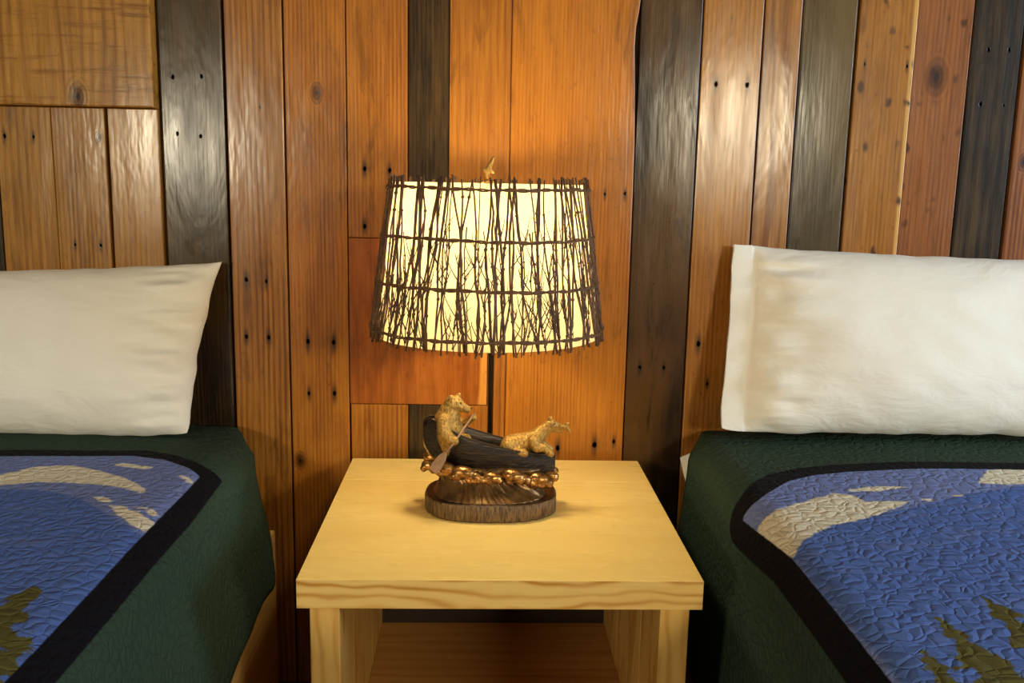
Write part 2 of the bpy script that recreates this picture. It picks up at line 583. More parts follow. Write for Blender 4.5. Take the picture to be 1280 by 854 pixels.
class Bed:
    """mattress top with rolled shoulders; flat cloth coordinate s runs outward past the aisle-side shoulder"""

    def __init__(self, edge, sign, r, rz, hemz, flare, width=1.0, length=1.95):
        self.edge, self.sign, self.r, self.rz, self.hemz, self.flare = edge, sign, r, rz, hemz, flare
        self.cx = edge - sign * width / 2
        self.half = width / 2
        self.length = length
        # arc table from shoulder start
        th = np.linspace(0, math.pi / 2, 40)
        xs = r * np.sin(th)
        zs = rz * (np.cos(th) - 1)
        ds = np.hypot(np.diff(xs), np.diff(zs))
        self.arc = np.concatenate([[0], np.cumsum(ds)])
        self.ax, self.az = xs, zs
        self.side_len = (TOPZ - rz) - hemz

    def prof(self, s):
        """s: cloth distance from the bed's centre line, >= 0; gives (x offset, z offset)"""
        s0 = self.half - self.r
        a = s - s0
        x = np.where(a <= 0, s, s0 + np.interp(a, self.arc, self.ax))
        z = np.where(a <= 0, 0.006 * (1 - (s / s0) ** 2), np.interp(a, self.arc, self.az))
        over = np.maximum(a - self.arc[-1], 0)
        z = z - over
        x = x + self.flare * smooth(0, 1, over / self.side_len)
        return x, z

    def smax(self):
        return self.half - self.r + self.arc[-1] + self.side_len

    def hit(self, px, py):
        """flat cloth coordinates (signed s towards the aisle, t along the bed) of a photograph pixel"""
        z = TOPZ
        tab_s = np.linspace(0, self.smax(), 600)
        tx, tz = self.prof(tab_s)
        for _ in range(40):
            p = atz(px, py, z)
            off = (p.x - self.cx) * self.sign
            if off >= tx[-1] - 0.002:
                off = tx[-1] - 0.002
            s = np.interp(abs(off), tx, tab_s)
            zn = TOPZ + float(np.interp(s, tab_s, tz))
            z = 0.5 * z + 0.5 * max(zn, TOPZ - self.rz)
        return (math.copysign(float(s), off), p.y)


def quilt_material(name, sky, sky2):
    k = NT(name)
    A = lambda n: k.n('ShaderNodeAttribute', attribute_name=n).outputs['Fac']
    uv = k.n('ShaderNodeUVMap', uv_map='cloth').outputs[0]
    nz = k.math('SUBTRACT', k.noise(uv, 60, 3, 0.6), 0.5)
    nz2 = k.math('SUBTRACT', k.noise(uv, 16, 3, 0.6), 0.5)

    def mask(n, jit, soft=0.0012, jn=nz):
        d = k.math('ADD', A(n), k.math('MULTIPLY', jn, jit))
        return k.ramp(d, -soft, soft, 1, 0)
    weave = k.ramp(k.noise(uv, 420, 2), 0.3, 0.7, 0.82, 1.1, False)
    field = k.mix(mask('hill', 0.02, 0.004, nz2), sky, sky2)
    field = k.mix(k.math('MULTIPLY', k.ramp(k.noise(k.n('ShaderNodeMapping', {'Vector': uv, 'Scale': (1, 2.5, 1)}).outputs[0], 11, 3), 0.5, 0.75), 0.35), field, srgb(122, 132, 178))
    field = k.mix(mask('cloud', 0.016, 0.0025), field, srgb(232, 224, 200))
    field = k.mix(mask('tree', 0.03, 0.0015), field, srgb(92, 88, 46))
    col = k.mix(mask('border', 0.002), srgb(50, 68, 56), srgb(14, 14, 22))
    col = k.mix(mask('field', 0.002), col, field)
    col = k.mix(1.0, col, k.n('ShaderNodeCombineColor', {0: weave, 1: weave, 2: weave}).outputs[0], 'MULTIPLY')
    k.put(k.b.inputs['Base Color'], col)
    k.b.inputs['Roughness'].default_value = 0.85
    k.b.inputs['Specular IOR Level'].default_value = 0.12
    # meandering quilting stitches: puffed cells
    wob = k.n('ShaderNodeTexNoise', {'Vector': uv, 'Scale': 46.0, 'Detail': 0.0}).outputs['Color']
    uvw = k.vmath('ADD', uv, k.vmath('MULTIPLY', k.vmath('SUBTRACT', wob, (0.5, 0.5, 0.5)), (0.017, 0.017, 0)))
    vo = k.n('ShaderNodeTexVoronoi', {'Vector': uvw, 'Scale': 56.0, 'Randomness': 0.85}, feature='DISTANCE_TO_EDGE').outputs['Distance']
    puff = k.math('POWER', k.ramp(vo, 0.0, 0.34, 0, 1, False), 0.5)
    n1 = k.bump(puff, 0.6, 0.0042)
    n2 = k.bump(k.noise(uv, 130, 3, 0.6), 0.25, 0.002, n1)
    k.put(k.b.inputs['Normal'], n2)
    return k.m


def make_quilt(bed, mat, label, pats):
    smax = bed.smax()
    ds, dt = 0.0075, 0.0075
    ns = int(2 * smax / ds)
    tmax = bed.length + 0.20
    nt = int(tmax / dt)
    S = np.linspace(-smax, smax, ns)
    T = np.linspace(0, tmax, nt)
    SS, TT = np.meshgrid(S, T)
    x, z = bed.prof(np.abs(SS))
    # foot end folds over too
    a = TT - (bed.length - 0.06)
    y = np.where(a <= 0, TT, bed.length - 0.06 + np.interp(a, bed.arc * 0.06 / bed.r, bed.ax * 0.06 / bed.r))
    zf = np.where(a <= 0, 0, np.interp(a, bed.arc * 0.06 / bed.r, bed.az * 0.06 / bed.rz)) - np.maximum(a - bed.arc[-1] * 0.06 / bed.r, 0)
    sidef = np.clip((np.abs(SS) - (bed.half - bed.r + bed.arc[-1])) / bed.side_len, 0, 1)
    shf = smooth(bed.half - bed.r, bed.half, np.abs(SS))
    y0 = 0.014 + (0.045 if bed.sign > 0 else 0.030) * shf + (0.02 if bed.sign > 0 else -0.028) * sidef
    # gentle folds along the hanging side, soft lumps on top
    fold = sidef * (0.008 * (0.5 + 0.5 * np.sin(TT * 11 + 0.6 + 2 * np.sin(TT * 3.1))) + 0.003 * (0.5 + 0.5 * np.sin(TT * 27)))
    x = x + fold - 0.018 * smooth(0.10, 0.0, TT) * shf
    lump = np.array([mnoise.noise((float(s) * 4, float(t) * 4, bed.edge)) for s, t in zip(SS.ravel()[::1], TT.ravel()[::1])]).reshape(SS.shape)
    z = z + zf + 0.004 * lump * (1 - sidef) - 0.006 * smooth(0.06, 0.0, TT) * (1 - sidef)
    # hem rises a little at the head corner
    z = z + (0.03 if bed.sign > 0 else 0.004) * sidef * smooth(0.12, 0.0, TT) + (0.008 if bed.sign > 0 else 0.003) * sidef * np.sin(TT * 7 + 1)
    X = bed.cx + bed.sign * x * np.sign(SS + 1e-9)
    Y = -(y0 * smooth(0.3, 0.0, TT) + y)
    Z = TOPZ + z
    co = np.stack([X, Y, Z], -1).reshape(-1, 3)
    idx = np.arange(ns * nt).reshape(nt, ns)
    q = np.stack([idx[:-1, :-1], idx[:-1, 1:], idx[1:, 1:], idx[1:, :-1]], -1).reshape(-1, 4)
    me = bpy.data.meshes.new('quilt')
    me.from_pydata(co.tolist(), [], (q[:, ::-1] if bed.sign > 0 else q).tolist())
    # flip so that normals look up
    if me.polygons[len(me.polygons) // 2].normal.z < 0:
        me.flip_normals()
    P = np.stack([SS.ravel(), Y.ravel()], -1)
    far = 9.0

    def polyset(lst):
        d = np.full(len(P), 1.0)
        for pl in lst:
            d = np.minimum(d, sdf_poly(P, pl))
        return d
    for name, lst in pats.items():
        at_ = me.attributes.new(name, 'FLOAT', 'POINT')
        dd = polyset(lst)
        if name == 'border' and bed is bedR:
            dd = dd - 0.040            # band of even width with a rounded corner
        at_.data.foreach_set('value', dd.astype(np.float32))
    uvl = me.uv_layers.new(name='cloth')
    vi = np.empty(len(me.loops), np.int32)
    me.loops.foreach_get('vertex_index', vi)
    flat = np.stack([SS.ravel() + 3.0, TT.ravel()], -1)[vi]
    uvl.data.foreach_set('uv', flat.astype(np.float32).ravel())
    me.shade_smooth()
    o = link('quilt', me, mat)
    md = o.modifiers.new('cloth', 'SOLIDIFY')
    md.thickness = 0.005
    md.offset = -1
    return tag(o, label, 'quilt', 'patterned bed quilts')


bedL = Bed(-0.436, 1, 0.075, 0.060, 0.385, 0.026)
bedR = Bed(0.352, -1, 0.062, 0.060, 0.300, 0.012)


def crop(pts, x0, y0, sc):
    return [(x0 + a / sc, y0 + b / sc) for a, b in pts]


def cloth(bed, pts):
    return [bed.hit(*p) for p in pts]


def panel(bed, head, side, smir=True):
    """closed outline of a panel: measured head edge (from bed centre to the aisle side), straight aisle side, mirrored"""
    h = cloth(bed, head)
    sd = cloth(bed, side)
    se = sum(p[0] for p in sd) / len(sd)
    h = [p for p in h if p[0] > 0.0]
    h = [(0.0, h[0][1])] + h
    foot = -(bed.length - 0.30)
    right = h + [(se, sd[0][1]), (se, foot)]
    left = [(-s, t) for s, t in reversed(right)]
    return right + left


L_in = panel(bedL, crop([(0, 88), (250, 82), (450, 77), (560, 90), (630, 115), (680, 150)], 0, 540, 2.721), crop([(500, 340), (300, 545), (100, 765)], 0, 540, 2.721))
L_out = panel(bedL, crop([(0, 66), (300, 62), (500, 58), (600, 75), (700, 118), (757, 165)], 0, 540, 2.721), crop([(640, 300), (420, 580), (215, 850)], 0, 540, 2.721))
R_in = panel(bedR, crop([(1100, 76), (700, 80), (460, 88), (340, 100), (250, 122), (150, 185), (80, 262)], 900, 560, 2.905), crop([(240, 420), (420, 590), (660, 850)], 900, 560, 2.905))
cl = lambda pts: cloth(bedL, crop(pts, 0, 540, 2.721))
cr = lambda pts: cloth(bedR, crop(pts, 900, 560, 2.905))


def rep(polys):
    """the printed scene goes on across the rest of the quilt, outside the photograph"""
    return polys + [[(-s, t) for s, t in p] for p in polys]


def fir(s, t, h, wd):
    """fir tree outline lying on the cloth, tip towards the head of the bed"""
    pts_r, pts_l = [], []
    n = 6
    for i in range(n):
        a = i / n
        pts_r += [(s + wd * (a + 0.16) ** 0.9 * 0.5, t - h * (a + 0.14)), (s + wd * a * 0.28 + 0.006, t - h * (a + 0.15))]
        pts_l += [(s - wd * (a + 0.16) ** 0.9 * 0.5, t - h * (a + 0.14)), (s - wd * a * 0.28 - 0.006, t - h * (a + 0.15))]
    return [(s, t)] + pts_r + pts_l[::-1]


patL = {
    'field': [L_in], 'border': [L_out],
    'cloud': rep([cl([(-40, 158), (0, 148), (60, 135), (130, 118), (240, 112), (330, 128), (430, 155), (500, 195), (490, 210), (420, 190), (330, 178), (200, 170), (100, 172), (0, 182), (-40, 190)]),
                  cl([(370, 250), (420, 252), (480, 282), (525, 312), (500, 346), (450, 322), (400, 285)]),
                  cl([(378, 110), (420, 102), (520, 116), (500, 124)]), cl([(598, 142), (640, 152), (664, 170), (640, 172)]), cl([(315, 222), (360, 222), (392, 236), (350, 240)]),
                  cl([(460, 254), (510, 262), (545, 288), (520, 290)])]),
    'hill': [cl([(-40, 195), (120, 195), (270, 222), (370, 285), (450, 335), (495, 360)]) + [(0.47, -1.6), (-0.47, -1.6)] + [(-0.4, -0.45), (-0.2, -0.3)]],
    'tree': [fir(*bedL.hit(47, 728), 0.30, 0.20), fir(*bedL.hit(40, 788), 0.26, 0.15), fir(0.10, -0.75, 0.34, 0.2), fir(-0.1, -0.68, 0.34, 0.2), fir(-0.3, -0.75, 0.34, 0.2)],
}
patR = {
    'field': [R_in], 'border': [R_in],
    'cloud': [cr([(135, 300), (175, 245), (240, 215), (330, 190), (420, 165), (480, 172), (540, 195), (600, 190), (690, 193), (640, 215), (560, 245), (480, 270), (400, 285), (300, 340), (262, 412), (200, 380)]),
              cr([(430, 155), (560, 140), (700, 140), (560, 158)]), cr([(718, 188), (780, 178), (770, 192)]), cr([(838, 174), (895, 166), (880, 178)]),
              cr([(940, 132), (970, 82), (1104, 77), (1170, 90), (1170, 130), (1040, 138)])],
    'hill': [cr([(262, 412), (300, 340), (400, 285), (560, 245), (750, 200), (900, 170), (1104, 142), (1250, 135)]) + [(-0.45, -0.4), (-0.45, -1.6), (0.46, -1.6)]],
    'tree': [fir(*bedR.hit(1172, 772), 0.34, 0.16), fir(*bedR.hit(1226, 745), 0.40, 0.18), fir(*bedR.hit(1150, 812), 0.3, 0.14), fir(*bedR.hit(1279, 700), 0.40, 0.2), fir(-0.05, -0.6, 0.4, 0.2), fir(-0.3, -0.62, 0.4, 0.2)],
}
# keep the inner field inside the border band
m_quiltL = quilt_material('quilt_cotton', srgb(118, 134, 190), srgb(84, 112, 182))
make_quilt(bedL, m_quiltL, 'green quilt with navy band and blue mountain print on the bed left of the nightstand', patL)
make_quilt(bedR, m_quiltL, 'green quilt with navy band and blue mountain print on the bed right of the nightstand', patR)

m_sheet = plain('white_sheet', srgb(226, 222, 210), 0.8, 0, 0.3, srgb(212, 206, 190), 40, 0.2)
m_pine = wood('pale_pine_bed', srgb(222, 186, 118), srgb(190, 142, 74), axis='Y', across='Z', ring=18, wander=6, fine=0.2, mott=0.3, seed=2.2, rough=0.45, coat=0.1)
for bed, side, txt in ((bedL, 'left', 'left'), (bedR, 'right', 'right')):
    s = bed.sign
    xi, xo = bed.cx - s * bed.half, bed.edge
    lo, hi = min(xi, xo), max(xi, xo)
    b = bmesh.new()
    box(b, (lo + 0.030, -bed.length + 0.040, 0.40), (hi - 0.030, -0.065, TOPZ - 0.016), 0.05, 4)
    mt = tag(obj('mattress', b, m_sheet, smooth=True), 'white mattress under the quilt of the bed %s of the nightstand' % txt, 'mattress', 'mattresses')
    # wooden platform: side boards, foot board and head board round the slatted deck
    fr = empty('bed_frame', (bed.cx, -bed.length / 2, 0), 'pale pine bed platform under the bed %s of the nightstand' % txt, 'bed frame', 'pine bed platforms')
    xa = hi - 0.0 if s > 0 else lo + 0.0
    out = -0.0045 if s > 0 else -0.016
    ht = 0.452
    for sx in (-1, 1):
        b = bmesh.new()
        box(b, (-0.0125, -bed.length / 2 + 0.014, 0), (0.0125, bed.length / 2 - 0.025, ht), 0.003)
        obj('side_board', b, m_pine, fr, (sx * (bed.half + out), 0, 0))
    b = bmesh.new()
    box(b, (-bed.half - out + 0.013, -0.0125, 0), (bed.half + out - 0.013, 0.0125, ht), 0.003)
    obj('foot_board', b, m_pine, fr, (0, -bed.length / 2 + 0.028, 0))
    b = bmesh.new()
    box(b, (-bed.half + 0.01, -bed.length / 2 + 0.045, 0.36), (bed.half - 0.01, bed.length / 2 - 0.03, 0.398))
    obj('deck', b, m_pine, fr)
    if side == 'right':
        # corner of the fitted sheet poking out at the head
        b = bmesh.new()
        pts = [at(866, 566, -0.022), at(850, 572, -0.020), at(852, 584, -0.026), at(857, 603, -0.030), at(870, 600, -0.05)]
        f1 = [b.verts.new(p) for p in pts]
        f2 = [b.verts.new(p + Vector((0.006, 0.008, 0))) for p in pts]
        b.faces.new(f1)
        b.faces.new(f2[::-1])
        for q in range(5):
            b.faces.new((f1[q], f2[q], f2[(q + 1) % 5], f1[(q + 1) % 5]))
        bmesh.ops.recalc_face_normals(b, faces=b.faces[:])
        obj('sheet_corner', b, m_sheet, mt)


# ------------------------------------------------------------------ pillows
def pillow_material():
    k = NT('pillowcase_cotton')
    tc = k.n('ShaderNodeTexCoord').outputs['Object']
    k.put(k.b.inputs['Base Color'], k.mix(k.noise(tc, 6, 3), srgb(246, 243, 234), srgb(240, 236, 224)))
    k.b.inputs['Roughness'].default_value = 0.8
    k.b.inputs['Sheen Weight'].default_value = 0.2
    k.b.inputs['Specular IOR Level'].default_value = 0.25
    v = k.n('ShaderNodeMapping', {'Vector': tc, 'Scale': (0.6, 1, 1.3), 'Rotation': (0, 0.35, 0)}).outputs[0]
    wr = k.noise(v, 17, 4, 0.5, 1.6)
    wr2 = k.noise(v, 45, 3, 0.55, 1.0)
    n1 = k.bump(wr, 0.16, 0.02)
    n2 = k.bump(wr2, 0.10, 0.005, n1)
    k.put(k.b.inputs['Normal'], n2)
    return k.m


m_pillow = pillow_material()


def make_pillow(c, T, label, bow=(0.03, 0.045), seed=0.0, flange=0.0):
    """c: corners bl, br, tr, tl; inflated cushion with pinched corners and soft creases; flange: flat open hem at the left end"""
    nu, nv = 150, 90
    c = [Vector(p) for p in c]
    base = (c[0] + c[1]) / 2
    nrm = ((c[1] - c[0]).cross(c[3] - c[0])).normalized()
    if nrm.y > 0:
        nrm = -nrm
    verts = []
    for side in (1, -1):
        for j in range(nv + 1):
            for i in range(nu + 1):
                # denser towards the rim
                u = math.sin((2 * i / nu - 1) * math.pi / 2)
                v = math.sin((2 * j / nv - 1) * math.pi / 2)
                uu = u * (1 - bow[0] * (1 - v * v))
                vv = v * (1 - bow[1] * (1 - u * u) ** 0.7 * (1.0 if v > 0 else 0.25))
                if v < 0:
                    uu *= 1 - 0.022 * abs(v) ** 8
                    vv *= 1 - 0.05 * abs(u) ** 16
                wob = mnoise.noise(Vector((u * 5 + seed, v * 4, 7.7)))
                uu *= 1 + 0.012 * wob * abs(u) ** 4
                vv *= 1 + 0.020 * mnoise.noise(Vector((u * 7 + seed, 3.3, v))) * abs(v) ** 4
                a, b_ = (uu + 1) / 2, (vv + 1) / 2
                p = (c[0] * (1 - a) + c[1] * a) * (1 - b_) + (c[3] * (1 - a) + c[2] * a) * b_
                ub = u
                fl = 1.0
                if flange:
                    e = -1 + 2 * flange
                    if u < e:
                        ub = -1.0
                        fl = 0
                    else:
                        ub = -1 + 2 * (u - e) / (1 - e)
                h = (max(0, 1 - abs(ub) ** 3.2) ** 0.62) * (max(0, 1 - abs(v) ** 2.6) ** 0.58)
                # the filling sags towards the bottom
                h *= 1.0 + 0.18 * (-v) * (1 - abs(v))
                q = Vector((p.x * 5 + seed, p.z * 9, side * 3.0))
                wr = mnoise.noise(q) * 0.13 + mnoise.noise(Vector((p.x * 14 + seed, p.z * 26 + p.x * 8, side))) * 0.045
                # pull creases running in from the two ends
                ends = (1 - ub) if ub > 0 else (1 + ub)
                cre = math.exp(-((ends - 0.14) / 0.16) ** 2) * (mnoise.noise(Vector((ub * 2.0, v * 5.5 + seed, 2.1))) + 0.6 * mnoise.noise(Vector((ub * 5.0, v * 12 + seed, 5.1))))
                h2 = h * (1 + wr) + 0.20 * cre * min(1, h * 2.5)
                off = T * h2 + 0.0025 * (1 - abs(u) ** 30) * (1 - abs(v) ** 30)
                if flange and fl == 0:
                    off += 0.004 * (1 + mnoise.noise(Vector((u * 6, v * 4, seed)))) * (1 if side > 0 else 0.3)
                verts.append(p + nrm * off * side * (1 if side > 0 else 0.75) - base)
    W_ = nu + 1
    N = W_ * (nv + 1)
    faces = []
    for j in range(nv):
        for i in range(nu):
            a = j * W_ + i
            faces.append((a, a + 1, a + W_ + 1, a + W_))
            faces.append((N + a, N + a + W_, N + a + W_ + 1, N + a + 1))
    me = bpy.data.meshes.new('pillow')
    me.from_pydata([tuple(v) for v in verts], [], faces)
    bm = bmesh.new()
    bm.from_mesh(me)
    bmesh.ops.remove_doubles(bm, verts=bm.verts[:], dist=0.0006)
    bmesh.ops.recalc_face_normals(bm, faces=bm.faces[:])
    bm.to_mesh(me)
    bm.free()
    me.shade_smooth()
    return tag(link('pillow', me, m_pillow, loc=base), label, 'pillow', 'white bed pillows')


tr, br = at(278, 328, -0.035), at(237, 546, -0.125)
make_pillow([br + Vector((-0.66, 0, 0.0)), br, tr, tr + Vector((-0.74, 0, -0.03))], 0.075, 'cream white pillow leaning on the wall on the bed left of the nightstand', (0.035, 0.05), 1.3)
tl, bl = at(915, 305, -0.035), at(897, 541, -0.120)
make_pillow([bl, bl + Vector((0.74, 0, 0)), tl + Vector((0.72, 0, -0.022)), tl], 0.082, 'bright white pillow with open hem leaning on the bed right of the nightstand', (0.014, 0.04), 4.7, flange=0.055)

# ------------------------------------------------------------------ nightstand
NW, ND, NZ, NTH, NG = 0.55, 0.5454, 0.60, 0.0415, -0.03
ns_ = empty('nightstand', (0, NG - ND / 2, 0), 'pale pine nightstand with thick top and open shelf between the beds', 'nightstand')
PL, PD = srgb(250, 218, 132), srgb(236, 192, 98)
m_top = wood('pine_top', PL, PD, axis='X', across='Y', ring=9, ring_amt=0.15, wander=5, fine=0.06, along=0.2, mott=0.35, seed=1.1, rough=0.30, coat=0.35, relief=0.06)
m_top2 = wood('pine_top_front', PL, PD, axis='X', across='Y', ring=7, ring_amt=0.15, wander=6, fine=0.06, along=0.2, mott=0.35, seed=4.4, rough=0.30, coat=0.35, relief=0.06, knots=[(-0.215, -0.0, 0.004)] and [])
m_edge = wood('pine_edge', srgb(234, 198, 122), srgb(182, 126, 50), axis='X', across='Z', ring=20, ring_amt=0.9, wander=11, along=0.40, sharp=2.6, fine=0.12, mott=0.2, seed=6.1, rough=0.4, coat=0.2, relief=0.08)
m_leg = wood('pine_side', srgb(220, 180, 104), srgb(182, 130, 58), axis='Z', across='X', ring=15, ring_amt=0.8, wander=8, along=0.3, sharp=2.5, fine=0.15, mott=0.3, seed=8.2, rough=0.42, coat=0.15, relief=0.08)
m_shelf = wood('pine_shelf', srgb(206, 158, 92), srgb(172, 118, 56), axis='X', across='Y', ring=10, ring_amt=0.5, wander=8, seed=9.2, rough=0.5, coat=0.05)
seam = atz(600, 601, NZ).y
yc = NG - ND / 2
for (ya, yb, mm) in ((NG - ND, seam - 0.0003, m_top2), (seam + 0.0003, NG, m_top)):
    b = bmesh.new()
    cy_ = (ya + yb) / 2
    box(b, (-NW / 2, ya - cy_, NZ - NTH), (NW / 2, yb - cy_, NZ), 0.0009, 2)
    o = obj('top_board', b, mm, ns_, (0, cy_ - yc, 0))
    if mm is m_top2:
        o.data.materials.append(m_edge)
        for f in o.data.polygons:
            if f.normal.y < -0.8:
                f.material_index = 1
LTH, LIN = 0.0405, 0.0165
for s in (-1, 1):
    x0 = s * (NW / 2 - LIN - LTH / 2)
    for (ya, yb) in ((-ND / 2 + 0.004, -0.135), (-0.1338, 0.09), (0.0905, ND / 2 - 0.004)):
        b = bmesh.new()
        cy_ = (ya + yb) / 2
        box(b, (-LTH / 2, ya - cy_, 0), (LTH / 2, yb - cy_, NZ - NTH), 0.0018, 2)
        obj('side_board', b, m_leg, ns_, (x0, cy_, 0))
b = bmesh.new()
xi = NW / 2 - LIN - LTH
box(b, (-xi, -ND / 2 + 0.02, 0.245), (xi, ND / 2 - 0.02, 0.272), 0.001)
obj('shelf', b, m_shelf, ns_)
m_gap_shade = plain('gap_shade_dark', srgb(52, 36, 24), 0.7, 0, 0.5, srgb(38, 26, 18), 40)  # added dark sheet, stands in for the shade behind the open back
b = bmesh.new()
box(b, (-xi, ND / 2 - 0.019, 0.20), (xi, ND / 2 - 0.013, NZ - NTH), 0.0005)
obj('gap_shade_panel', b, m_gap_shade, ns_)

# ------------------------------------------------------------------ table lamp
LY = -0.285                                   # depth of the sculpture's centre line
BC = Vector((-0.0125, LY - 0.002, NZ))
lampo = empty('table_lamp', BC, 'lit twig-shade table lamp with two bronze bears in a canoe', 'lamp')
Lc = lambda p: Vector(p) - BC                 # world to lamp-local


def pat(px, py, Y=LY):
    return Lc(at(px, py, Y))


rY = lambda a: Matrix.Rotation(math.radians(a), 3, 'Y')


# --- wood-slice base
def slice_r(th, hh=0):
    c, s = abs(math.cos(th)), abs(math.sin(th))
    n = 2.5
    r = ((c / 0.108) ** n + (s / 0.080) ** n) ** (-1 / n)
    return r * (1 + 0.016 * mnoise.noise(Vector((math.cos(th) * 2.2, math.sin(th) * 2.2, 3))))


m_bark = NT('bark')
tcb = m_bark.n('ShaderNodeTexCoord').outputs['Object']
vb = m_bark.n('ShaderNodeMapping', {'Vector': tcb, 'Scale': (1, 1, 0.16)}).outputs[0]
nb_ = m_bark.noise(vb, 330, 4, 0.7)
m_bark.put(m_bark.b.inputs['Base Color'], m_bark.mix(m_bark.ramp(nb_, 0.3, 0.7), srgb(58, 40, 22), srgb(140, 108, 66)))
m_bark.b.inputs['Roughness'].default_value = 0.55
m_bark.b.inputs['Metallic'].default_value = 0.25
m_bark.put(m_bark.b.inputs['Normal'], m_bark.bump(nb_, 0.9, 0.003))
m_barkm = m_bark.m
m_dark = plain('dark_bronze', srgb(64, 42, 22), 0.36, 0.35, 0.7, srgb(36, 24, 14), 50, 0.25, 0.003)
m_wave = plain('bronze_wave', srgb(126, 92, 50), 0.30, 0.6, 0.75, srgb(58, 41, 22), 45, 0.3, 0.003)
m_foam = plain('copper_foam', srgb(186, 136, 74), 0.28, 0.8, 0.85, srgb(92, 58, 28), 120, 0.35, 0.002)
m_gold = plain('gold_fur', srgb(206, 162, 80), 0.40, 0.55, 0.8, srgb(108, 72, 32), 380, 0.9, 0.0022, stretch=(1, 1, 0.45))
m_dullfur = plain('shaded_fur', srgb(128, 96, 56), 0.45, 0.5, 0.7, srgb(70, 48, 26), 240, 0.9, 0.0022, stretch=(1, 1, 0.45))
m_paddle = plain('paddle_wood', srgb(150, 112, 78), 0.5, 0.2, 0.5, srgb(112, 80, 52), 90, 0.2)
m_pole = plain('pole_metal', srgb(44, 30, 18), 0.4, 0.5, 0.4, srgb(30, 20, 12), 80, 0.15)

N = 96
HB = 0.028
b = bmesh.new()
prof = [(0.985, 0.0), (1.0, 0.003), (1.0, HB - 0.004), (0.985, HB - 0.001), (0.965, HB), (0.90, HB - 0.0012)]
rings = []
for f, z in prof:
    ring = []
    for k in range(N):
        th = 2 * math.pi * k / N
        r = slice_r(th)
        # cracks in the bark and rough grain
        g = 0.0
        for cth in (-2.05, -1.42, -1.05, -0.78, -0.5, -2.75, 2.6, 1.4, 0.3):
            g += 0.0022 * math.exp(-((th - cth + math.pi) % (2 * math.pi) - math.pi) ** 2 / 0.0007)
        g += 0.0008 * (mnoise.noise(Vector((th * 22, z * 30, 1))))
        r = (r - g) * f
        ring.append(b.verts.new((r * math.cos(th), r * math.sin(th), z)))
    rings.append(ring)
for A, B in zip(rings, rings[1:]):
    for k in range(N):
        b.faces.new((A[k], A[(k + 1) % N], B[(k + 1) % N], B[k]))
b.faces.new(rings[0][::-1])
b.faces.new(rings[-1])
base = obj('base', b, m_barkm, lampo, smooth=True)
base.data.materials.append(m_dark)
for f in base.data.polygons:
    if f.normal.z > 0.7:
        f.material_index = 1
base['label'] = 'oval wood-slice base with bark edge'

# --- swirling wave under the canoe
b = bmesh.new()
rows = []
nth, nv = 160, 26
for j in range(nv + 1):
    v = j / nv
    hz = HB - 0.001 + v * 0.046
    wx = 0.092 * (1 - v) ** 2 + 2 * v * (1 - v) * 0.070 + 0.090 * v ** 2
    wy = 0.066 * (1 - v) ** 2 + 2 * v * (1 - v) * 0.030 + 0.040 * v ** 2
    row = []
    for k in range(nth):
        th = 2 * math.pi * k / nth
        ph = 11 * th + 4.5 * v + 0.8 * math.sin(3 * th)
        rg = 0.0062 * (abs(math.sin(ph / 2)) ** 0.7 - 0.5) * math.sin(math.pi * min(1, v * 1.15 + 0.05)) + 0.0012 * math.sin(3.1 * ph + 5 * v)
        c, s = math.cos(th), math.sin(th)
        r = 1 / ((abs(c) / wx) ** 2.4 + (abs(s) / wy) ** 2.4) ** (1 / 2.4) + rg
        row.append(b.verts.new((r * c - 0.002, r * s - 0.004, hz + 0.002 * math.sin(5 * th) * v)))
    rows.append(row)
for A, B in zip(rows, rows[1:]):
    for k in range(nth):
        b.faces.new((A[k], A[(k + 1) % nth], B[(k + 1) % nth], B[k]))
b.faces.new(rows[0][::-1])
b.faces.new(rows[-1])
obj('wave', b, m_wave, lampo, smooth=True)

# --- foam crests along the wave's lip, front and back
b = bmesh.new()
foam = [(539, 583, 10), (557, 586, 11), (580, 592, 12), (593, 597, 9), (616, 598, 10), (642, 596, 12), (655, 599, 8), (675, 600, 12), (689, 595, 8)]
rf = random.Random(5)
for side in (-1, 1):
    for i, (px, py, pr) in enumerate(foam):
        edge = min(1.0, abs(px - 612) / 80)
        yy = LY + side * (0.046 * math.sqrt(max(0, 1 - edge ** 2.6)) + 0.002)
        p = pat(px, py, LY - 0.044 * math.sqrt(max(0, 1 - edge ** 2.6)) - 0.002)
        p.y = yy - BC.y
        r = pr / 800
        ball(b, p + Vector((0, 0, r * 0.15)), (r * 1.35, r * 0.85, r * 0.72), rY(12))
        for q in range(5):
            a = rf.uniform(-1.1, 1.1)
            ball(b, p + Vector((r * 1.1 * math.sin(a), side * r * 0.25, -r * 0.38 * math.cos(a))), r * rf.uniform(0.38, 0.6))
fused('foam', b, 0.0011, m_foam, lampo, 6)

# --- canoe: lofted hull, open on top, stern (left) kicked up
# stations: pixel x, near rim y, far rim y, keel y
ST = [(529, 531, 529, 548), (532, 525, 522, 560), (538, 524, 519, 568), (546, 528, 520, 574), (558, 536, 523.5, 578), (575, 546, 530, 583), (592, 552.5, 535.5, 586), (612, 558, 541.5, 588), (635, 563.5, 548, 590), (655, 567, 553.5, 592), (672, 569, 559, 593), (684, 569.5, 563.5, 593), (691, 569, 567, 592), (694, 571, 570.5, 588)]


def canoe_station(st):
    px, yn, yf, yk = st
    # half beam from the gap between near and far rim
    z_mid = at(px, (yn + yf) / 2, LY)
    gap = (yn - yf) / 800 / 0.305
    hb = max(gap / 2, 0.0012)
    return Lc(z_mid).x, hb, Lc(z_mid).z, Lc(at(px, yk, LY)).z


b = bmesh.new()
ns2 = 17
sts = []
